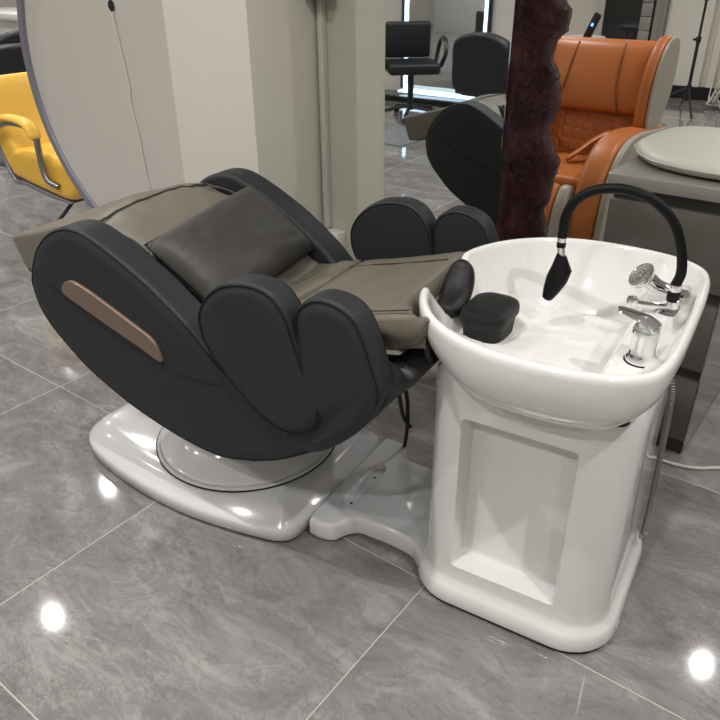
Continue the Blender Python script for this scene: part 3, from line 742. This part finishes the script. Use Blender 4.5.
lathe(bm, [(.001,-.016),(.020,-.014),(.030,-.004),(.032,.004),(.029,.008),(.026,.007),(.001,.009)], seg=28, mtx=q)
ba(bm, 'hand_shower', M['chrome'], hd, angle=50)
bm = B()
for k in range(7):
    for r_, cnt in ((.009,6),(.018,12)):
        pass
q2 = q.copy()
for r_, cnt in ((.0,1),(.008,6),(.016,11)):
    for k in range(cnt):
        p = q2 @ Vector((r_*math.cos(2*PI*k/cnt), r_*math.sin(2*PI*k/cnt), .0085)); bmesh.ops.create_uvsphere(bm, u_segments=8, v_segments=6, radius=.0018, matrix=Matrix.Translation(p))
ba(bm, 'spray_nozzles', M['steel'], hd)
# steel hose hanging down the pedestal's right side
bm = B(); tube(bm, cro([(-.105,BY-.03,.64),(-.096,BY-.018,.593),(-.094,BY+.020,.49),(-.094,BY+.07,.34),(-.094,BY+.11,.20),(-.094,BY+.118,.112)],10), .0068, 12); fh = ba(bm, 'flexible_hose', M['hose'], label='ribbed steel hose hanging beside the pedestal')
bm = B(); cyl(bm, (-.094,BY+.118,.114), (-.094,BY+.119,.096), .0092, 16); ba(bm, 'hose_nut', M['steel'], fh)

# ------------------------------------------------------------------ drawer cabinet and pad
dc = empty('drawer_cabinet', UV(-.299, 2.06), RA, 'grey gloss drawer cabinet with finger grooves and a polished steel side, behind the basin', 'cabinet')
W_, D_ = .355, .62
bm = B(); box(bm, (-W_+.006,.010,.0), (-.006,D_-.01,.05)); finish(bm, 'plinth', M['dark_groove'], dc)
bm = B(); box(bm, (-W_+.004,.020,.05), (-.004,D_,.800)); finish(bm, 'carcass', M['dark_groove'], dc, smooth=False)
bm = B(); box(bm, (-.004,.0,.012), (.0,D_,.802)); finish(bm, 'side_panel', M['inox'], dc, smooth=False)
for z0, z1 in ((.052,.262), (.300,.508), (.546,.765)):
    bm = B(); box(bm, (-W_,.0,z0), (-.005,.022,z1), .002); finish(bm, 'drawer', M['grey_lam'], dc)
bm = B(); box(bm, (-W_-.012,-.012,.803), (.012,D_+.01,.838), .003); finish(bm, 'worktop', M['grey_top'], dc)
# pale seat pad on top
bm = B()
pc = Vector((-.20, .33)); pw, ph_ = .52, .50
def pad_o(k): return [Vector((p[0], p[1])) for p in inset2(crc([(-.345,.20),(-.365,.25),(-.372,.33),(-.36,.45),(-.33,.545),(-.25,.60),(-.10,.605),(.03,.60),(.10,.54),(.11,.36),(.10,.16),(.03,.055),(-.06,.035),(-.16,.045),(-.26,.085),(-.315,.145)],5), k)]
loft(bm, [[Vector((p[0],p[1],.8385)) for p in pad_o(.055)], [Vector((p[0],p[1],.846)) for p in pad_o(.018)], [Vector((p[0],p[1],.856)) for p in pad_o(.003)], [Vector((p[0],p[1],.864)) for p in pad_o(.0)], [Vector((p[0],p[1],.872)) for p in pad_o(.004)], [Vector((p[0],p[1],.879)) for p in pad_o(.018)], [Vector((p[0],p[1],.885)) for p in pad_o(.05)], [Vector((p[0],p[1],.889)) for p in pad_o(.10)]])
sp = finish(bm, 'seat_pad', M['pad'], None, angle=60); sp.location = UV(-.317, 2.06); sp.rotation_euler = (0,0,RA)
tag(sp, 'pale grey leather seat pad with rounded corners lying on the drawer cabinet', 'seat pad')
bm = B(); tube(bm, [(p[0],p[1],.864) for p in pad_o(-.001)], .003, 6, closed=True); finish(bm, 'piping', M['pad_pipe'], sp)
bm = B(); pts = [(-.62,2.14),(-.50,2.05),(-.40,2.018),(-.346,2.014),(-.292,2.018),(-.238,2.038),(-.19,2.075),(-.10,2.12),(.1,2.2),(.5,2.3)]
tube(bm, cro([UV(a, b-.02, .006) for a, b in pts], 8), .0052, 8)
tag(finish(bm, 'floor_cable', M['cable_white']), 'pale cable lying on the floor round the foot of the drawer cabinet', 'cable')

# ------------------------------------------------------------------ orange massage armchair (room frame, facing the camera side)
oc = empty('massage_armchair', UV(-1.34, 3.6), RA, 'orange leather massage armchair with greige shell sides behind the red stone', 'massage chair')
# local: x = u+1.34, y = v-3.6
def yz_slab(bm, poly, x0, x1, r=.01, dome=0.0):      # outline in YZ, thickness along X
    t = bmesh.new(); slab_xz(t, poly, x0, x1, r, dome)
    for v in t.verts: v.co = Vector((v.co.y, v.co.x, v.co.z))
    join(bm, t)
arm_o = crc([(-.62,.02),(-.625,.20),(-.610,.36),(-.575,.52),(-.50,.62),(-.40,.672),(-.26,.685),(-.10,.672),(.06,.655),(.20,.64),(.29,.57),(.33,.35),(.30,.10),(.10,.02),(-.30,.015)], 5)
for s in (-1, 1):
    bm = B(); yz_slab(bm, arm_o, s*.375, s*.345, .012); finish(bm, 'side_shell', M['chair_grey'], oc)
    bm = B(); yz_slab(bm, inset2(arm_o, -.004), s*.344, s*.225, .03); finish(bm, 'armrest', M['orange'], oc)
    wing = crc([(-.03,.640),(-.06,.70),(-.055,.80),(-.02,.92),(.05,1.01),(.14,1.045),(.23,1.02),(.26,.92),(.23,.78),(.15,.68),(.06,.635)], 5)
    bm = B(); yz_slab(bm, wing, s*.332, s*.317, .007); w_ = finish(bm, 'head_wing_shell', M['chair_grey'], oc)
    bm = B(); yz_slab(bm, inset2(wing, -.003), s*.316, s*.262, .018); finish(bm, 'head_wing', M['orange'], oc)
bk = crc([(.02,.40),(.05,.60),(.12,.85),(.17,.99),(.26,1.0),(.30,.85),(.28,.5),(.2,.36),(.08,.34)],5)
bm = B(); yz_slab(bm, bk, -.268, .268, .03); finish(bm, 'backrest', M['quilt'], oc)
hd_ = crc([(.02,.725),(.035,.82),(.08,.93),(.13,1.005),(.19,1.02),(.20,.99),(.13,.90),(.09,.80),(.07,.705)],5)
bm = B(); yz_slab(bm, hd_, -.262, .262, .018); ho_ = finish(bm, 'headrest', M['orange'], oc)
bm = B()
for sx_ in (-1, 1):
    bm = B(); tube(bm, cro([(sx_*.16,.016,.715),(sx_*.145,.018,.76),(sx_*.13,.031,.82),(sx_*.125,.052,.875),(sx_*.12,.077,.93),(sx_*.118,.100,.97),(sx_*.115,.128,1.006)],8), .0035, 6)
    finish(bm, 'seam', M['orange_pipe'], ho_)
bm = B(); box(bm, (-.22,-.45,.40), (.22,.10,.50), .03, seg=4); finish(bm, 'seat', M['orange'], oc)
bm = B(); box(bm, (-.215,-.50,.30), (.215,-.06,.385), .025, seg=4); finish(bm, 'front_apron', M['orange'], oc)
bm = B(); box(bm, (-.215,-.42,.03), (.215,.25,.38), .01); finish(bm, 'chassis', M['dark_inside'], oc)
calf = crc([(-.66,.03),(-.665,.25),(-.64,.40),(-.59,.48),(-.54,.49),(-.51,.40),(-.50,.10),(-.52,.03)],5)
for x0, x1, m_ in ((.045,.150,'orange'), (.151,.212,'chair_grey'), (-.150,-.045,'orange'), (-.212,-.151,'chair_grey')):
    bm = B(); yz_slab(bm, calf, x0, x1, .02); finish(bm, 'calf_cushion', M[m_], oc)
bm = B(); box(bm, (-.034,-.60,.03), (.034,-.50,.40), .01); finish(bm, 'calf_housing', M['dark_inside'], oc)
# padded arm strap (folded leather loop on the seat)
bm = B(); path = cro([(.02,-.20,.515),(.06,-.16,.55),(.11,-.10,.60),(.165,-.06,.635),(.20,-.08,.62),(.205,-.14,.57)],6)
rings = []
for i, p in enumerate(path):
    s = i/(len(path)-1); w_ = .045*math.sqrt(max(.03,1-(2*s-1)**4)); rings.append([p+Vector((.3,-1,.1)).normalized()*w_*math.cos(2*PI*k/14)+Vector((-.6,0,.8))*.012*math.sin(2*PI*k/14) for k in range(14)])
loft(bm, rings); finish(bm, 'arm_strap', M['orange'], oc)
# handset on the chair's far side and a white table behind it
rm = empty('handset', UV(-1.52, 3.98, 0), RA, 'slim black handset with blue light standing up behind the orange headrest', 'remote control')
mtx = Matrix.Translation((0,0,1.0)) @ Matrix.Rotation(math.radians(22),4,'Y')
bm = B(); box(bm, (-.02,-.012,-.12), (.02,.012,.125), .008, mtx); finish(bm, 'handset_body', M['black_plastic'], rm)
bm = B(); box(bm, (-.006,-.014,.06), (.006,-.011,.075), .002, mtx); finish(bm, 'handset_light', M['blue_light'], rm)
bm = B(); cyl(bm, (-.045,0,.02), (-.045,0,.90), .011, 12); lathe(bm, [(.10,0),(.10,.012),(.012,.02)], (-.045,0,0), 28); finish(bm, 'handset_stand', M['black_plastic'], rm)
wt = empty('side_table', UV(-3.04, 7.9), RA, 'small white side table near the back wall, seen past the red stone', 'side table')
bm = B(); lathe(bm, [(.20,.60),(.21,.605),(.21,.635),(.20,.64)], (0,0,0), 32); finish(bm, 'table_top', M['counter'], wt)
for k in range(3):
    a = 2*PI*k/3+.4; bm = B(); cyl(bm, (.07*math.cos(a),.07*math.sin(a),.60), (.18*math.cos(a),.18*math.sin(a),0), .013, 12); finish(bm, 'leg', M['counter'], wt)
bm = B(); box(bm, (-.05,-.012,1.03), (.05,0,1.13), .003); o = finish(bm, 'wall_switch', M['socket']); o.location = UV(-3.62, 8.748, -.08); o.rotation_euler = (0,0,RA)
tag(o, 'pale square wall switch on the back wall just right of the red stone', 'switch')

# ------------------------------------------------------------------ tripod, trolley, cables at the back
tr = empty('light_stand', UV(-1.93, 7.95), RA, 'thin black tripod light stand in front of the pale back wall', 'tripod stand')
bm = B(); cyl(bm, (0,0,.10), (0,0,.66), .016, 12); cyl(bm, (0,0,.60), (0,0,2.0), .012, 12); finish(bm, 'pole', M['black_plastic'], tr)
for z in (.66, 1.02):
    bm = B(); cyl(bm, (0,0,z-.025), (0,0,z+.025), .024, 12); box(bm, (-.05,-.008,z-.01), (0,.008,z+.01)); finish(bm, 'clamp', M['black_plastic'], tr)
bm = B(); cyl(bm, (0,0,.18), (0,0,.25), .026, 12); finish(bm, 'leg_hub', M['black_plastic'], tr)
for a in (-1.15, 1.9, 3.35):
    bm = B(); tube(bm, [(.02*math.cos(a),.02*math.sin(a),.22), (.42*math.cos(a),.42*math.sin(a),.012)], .010, 8); finish(bm, 'leg', M['black_plastic'], tr)
tl = empty('yellow_trolley', UV(-1.50, 8.0), RA, 'yellow metal trolley with castors, cut off by the right edge near the back wall', 'trolley')
for x, y in ((0,0),(.5,0),(0,.4),(.5,.4)):
    bm = B(); box(bm, (x-.014,y-.014,.06), (x+.014,y+.014,.85), .003); finish(bm, 'post', M['yellow_metal'], tl)
    bm = B(); lathe(bm, [(.028,-.012),(.03,-.008),(.03,.008),(.028,.012)], seg=18, mtx=Matrix.Translation((x,y,.03)) @ Matrix.Rotation(PI/2,4,'X')); finish(bm, 'castor', M['black_plastic'], tl)
for z in (.10, .45, .80):
    bm = B(); box(bm, (-.014,-.014,z), (.514,.414,z+.02), .003); finish(bm, 'shelf', M['yellow_metal' if z < .2 else 'counter'], tl)
cb = B(); rnd = random.Random(3)
for k in range(4):
    pts = [UV(-1.70+rnd.uniform(-.12,.1), 8.2+rnd.uniform(-.1,.2), .02+abs(rnd.uniform(0,.32))*(1-j%2*.8)) for j in range(7)]
    tube(cb, cro(pts, 8), .006, 6)
tag(finish(cb, 'loose_cables', M['cable_white']), 'tangle of pale cables hanging beside the yellow trolley', 'cables')

# ------------------------------------------------------------------ yellow salon chair (faces right)
yc = empty('yellow_salon_chair', UV(-3.52, 2.22), RA, 'yellow leather salon chair with grey tube arms, left of the round panel', 'salon chair')
bm = B(); seat_p = crc([(-.30,.38),(-.26,.50),(-.10,.515),(.15,.52),(.26,.50),(.31,.44),(.30,.36),(.20,.31),(.0,.325),(-.2,.35)],5)
slab_xz(bm, seat_p, -.27, .27, .04); finish(bm, 'seat', M['yellow'], yc)
bm = B(); back_p = crc([(-.20,.46),(-.27,.60),(-.32,.74),(-.36,.83),(-.40,.85),(-.44,.82),(-.42,.68),(-.37,.48),(-.30,.38),(-.22,.40)],5)
slab_xz(bm, back_p, -.26, .26, .03); finish(bm, 'backrest', M['yellow'], yc)
bm = B(); un = crc([(-.33,.37),(-.20,.345),(.0,.318),(.18,.303),(.18,.290),(.0,.295),(-.2,.32),(-.34,.345),(-.46,.66),(-.462,.72),(-.452,.72)],4)
slab_xz(bm, un, -.255, .255, .006); finish(bm, 'underframe', M['disc_rim'], yc)
for s in (-1, 1):
    y = s*.30
    bm = B(); tube(bm, cro([(-.42,y,.48),(-.34,y,.575),(-.24,y,.640),(-.12,y,.664),(.02,y,.660),(.08,y,.62),(.085,y,.55),(.085,y,.47),(.11,y,.41),(.16,y*.93,.380)],8), .016, 12); ar = finish(bm, 'arm_tube', M['gunmetal'], yc)
    bm = B(); path = cro([(-.20,y,.674),(-.13,y,.686),(-.02,y,.684),(.05,y,.663),(.085,y,.61)],6); rings = []
    for i, p in enumerate(path):
        d = (path[min(i+1,len(path)-1)]-path[max(i-1,0)]).normalized(); sd = Vector((0,1,0)); up = d.cross(sd)
        k_ = .75 if i in (0, len(path)-1) else 1
        rings.append([p+sd*.034*k_*math.cos(2*PI*q_/14)+up*.020*k_*math.sin(2*PI*q_/14) for q_ in range(14)])
    loft(bm, rings); finish(bm, 'arm_pad', M['yellow'], ar)
bm = B(); lathe(bm, [(.27,0),(.28,.006),(.27,.018),(.06,.03),(.055,.06),(.055,.30),(.10,.31)], (0,0,0), 40); finish(bm, 'hydraulic_base', M['chrome'], yc)
bm = B(); cyl(bm, (.02,-.06,.30), (-.10,-.30,.03), .010, 12); finish(bm, 'foot_lever', M['black_plastic'], yc)

# ------------------------------------------------------------------ far left: counter, papers, black armchairs
ct = empty('white_counter', UV(-7.6, 4.6), RA, 'long white counter far left behind the black chairs', 'counter')
bm = B(); box(bm, (-1.2,-.30,.84), (1.2,.35,.90), .006); finish(bm, 'worktop', M['counter'], ct)
bm = B(); box(bm, (-1.1,-.22,0), (1.1,.3,.838), .004); finish(bm, 'body', M['counter'], ct)
bm = B(); box(bm, (-.15,-.10,.0), (.15,.10,.012), .002); o = finish(bm, 'magazine', M['paper']); o.location = UV(-6.9,4.5,.9012); o.rotation_euler = (0,0,RA+.5)
tag(o, 'white magazine lying on the far white counter', 'magazine')
def black_chair(name, loc, rz, label, w=.60, back=.42, wide=None):
    t = empty(name, loc, rz, label, 'salon chair', None)
    wb = wide or w
    bm = B(); box(bm, (-w/2+.04,-.28,.40), (w/2-.04,.26,.52), .04, seg=4); finish(bm, 'seat', M['black_leather'], t)
    bm = B(); t2 = bmesh.new(); slab_xz(t2, crc([(-wb/2+.03,.45),(-wb/2,.65),(-wb/2+.01,.44+back),(-wb/4,.50+back),(0,.515+back),(wb/4,.50+back),(wb/2-.01,.44+back),(wb/2,.65),(wb/2-.03,.45),(0,.43)],5), .20, .30, .03)
    join(bm, t2); finish(bm, 'backrest', M['black_leather'], t)
    for s in (-1, 1):
        bm = B(); box(bm, (s*w/2-.035,-.26,.62), (s*w/2+.035,.22,.67), .02, seg=3); finish(bm, 'armrest', M['black_leather'], t)
        bm = B(); box(bm, (s*w/2-.02,-.20,.40), (s*w/2+.02,.20,.63), .01); finish(bm, 'arm_support', M['black_plastic'], t)
    bm = B(); lathe(bm, [(.27,0),(.28,.008),(.26,.02),(.05,.03),(.045,.40)], (0,0,0), 32); finish(bm, 'base', M['gunmetal'], t)
    return t
black_chair('black_salon_chair', UV(-5.55,3.05), RA-1.9, 'black leather salon armchair directly behind the yellow chair', back=.34)
black_chair('black_salon_chair', UV(-6.6,3.7), RA-1.7, 'second black salon armchair, farther back at the left edge in front of the counter', back=.34)

# ------------------------------------------------------------------ things behind the camera, seen in the mirror
lm = empty('lit_mirror', UV(-4.22, -2.69), RA, 'tall mirror edged with white light strips, seen reflected in the wall mirror', 'mirror')
bm = B(); box(bm, (-.45,.0,.14), (.45,.02,2.4)); finish(bm, 'mirror_glass', M['mirror'], lm, smooth=False)
for s in (-1, 1):
    bm = B(); box(bm, (s*.475-.018,.0,.10), (s*.475+.018,.03,2.4)); finish(bm, 'light_strip', M['led'], lm, smooth=False)
    bm = B(); box(bm, (s*.512-.018,.0,.10), (s*.512+.018,.035,2.4)); finish(bm, 'frame_bar', M['black_plastic'], lm, smooth=False)
bm = B(); box(bm, (-.45,.021,.085), (.45,.20,.10)); finish(bm, 'light_shelf', M['led'], lm, smooth=False)
bm = B(); box(bm, (-.75,.0,.0), (.75,.30,.06), .004); finish(bm, 'plinth', M['plinth'], lm)
black_chair('black_styling_chair', UV(-2.80,-1.15), RA+.1, 'black leather high-back chair seen reflected in the mirror', w=.50, back=.36)
gc = empty('gaming_chair', UV(-4.0,-1.72), RA+2.4, 'black office chair with looped arms seen at the left edge of the reflection', 'office chair')
bm = B(); box(bm, (-.24,-.25,.42), (.24,.22,.52), .03, seg=4); finish(bm, 'seat', M['black_leather'], gc)
bm = B(); box(bm, (-.22,.20,.52), (.22,.29,.84), .03, seg=4); finish(bm, 'backrest', M['black_leather'], gc)
for s in (-1, 1):
    bm = B(); tube(bm, cro([(s*.26,.15,.48),(s*.29,.16,.62),(s*.30,.08,.70),(s*.30,-.10,.70),(s*.29,-.18,.60),(s*.26,-.12,.48)],8), .020, 10); finish(bm, 'arm_loop', M['black_plastic'], gc)
bm = B(); cyl(bm, (0,0,.08), (0,0,.42), .03, 16); finish(bm, 'gas_post', M['black_plastic'], gc)
for k in range(5):
    a = 2*PI*k/5; bm = B(); tube(bm, [(0,0,.12),(.30*math.cos(a),.30*math.sin(a),.07)], .018, 8); l_ = finish(bm, 'base_leg', M['black_plastic'], gc)
    bm = B(); lathe(bm, [(.022,-.02),(.028,-.012),(.028,.012),(.022,.02)], seg=14, mtx=Matrix.Translation((.30*math.cos(a),.30*math.sin(a),.029)) @ Matrix.Rotation(PI/2,4,'X')); finish(bm, 'castor', M['black_plastic'], l_)
bm = B(); n_ = 40; g = []
for i in range(n_+1):
    row = []
    for j in range(n_+1):
        u, v = -1+2*i/n_, -1+2*j/n_; e = max(0, 1-(u*u+v*v)**.9); zz = .004+e*(.09+.05*noise.noise(Vector((u*3,v*3,1)))+.03*abs(noise.noise(Vector((u*8,v*8,4)))))
        row.append(bm.verts.new((u*.34, v*.24, zz)))
    g.append(row)
for i in range(n_):
    for j in range(n_): bm.faces.new((g[i][j], g[i+1][j], g[i+1][j+1], g[i][j+1]))
sheet = finish(bm, 'crumpled_cover', M['nylon'], None, angle=60); sheet.location = UV(-3.78, -1.0, .002)
bm2 = sheet.modifiers.new('s', 'SOLIDIFY'); bm2.thickness = .002
sheet.location = UV(-3.70, -.92, .002)
tag(sheet, 'crumpled grey cover lying on the floor in the reflection', 'cover')

# ------------------------------------------------------------------ light
def lamp(u, v, energy, size=.058, col=(1,.975,.94), z=CEIL-.012):
    l = bpy.data.lights.new('downlight', 'AREA'); l.shape = 'DISK'; l.size = size; l.energy = energy; l.color = col; l.spread = math.radians(150)
    o = bpy.data.objects.new('downlight', l); COL.objects.link(o); o.location = UV(u, v, z); return o
for i, (u, v) in enumerate([(-7.6,4.05),(-5.17,2.84),(-4.19,1.63),(-.13,4.12),(-2.6,.2),(-.9,.35),(.9,.6),(-2.4,3.9),(-4.4,4.6),(-.3,-1.2),(-2.2,-1.5),(1.6,2.3),(1.9,4.6),(-3.2,6.5),(-1.0,6.9),(-6.6,5.0),(-7.0,2.4),(-4.6,-.8),(-6.4,0),(1.8,-1.2),(1.6,7.0)]):
    lamp(u, v, 20)
w = bpy.data.worlds.new('world'); S.world = w; w.use_nodes = True
w.node_tree.nodes['Background'].inputs['Color'].default_value = (.9,.95,1,1); w.node_tree.nodes['Background'].inputs['Strength'].default_value = .3
S.view_settings.view_transform = 'Standard'; S.view_settings.look = 'None'; S.view_settings.gamma = 1; S.view_settings.exposure = 0.14; S.view_settings.use_curve_mapping = False
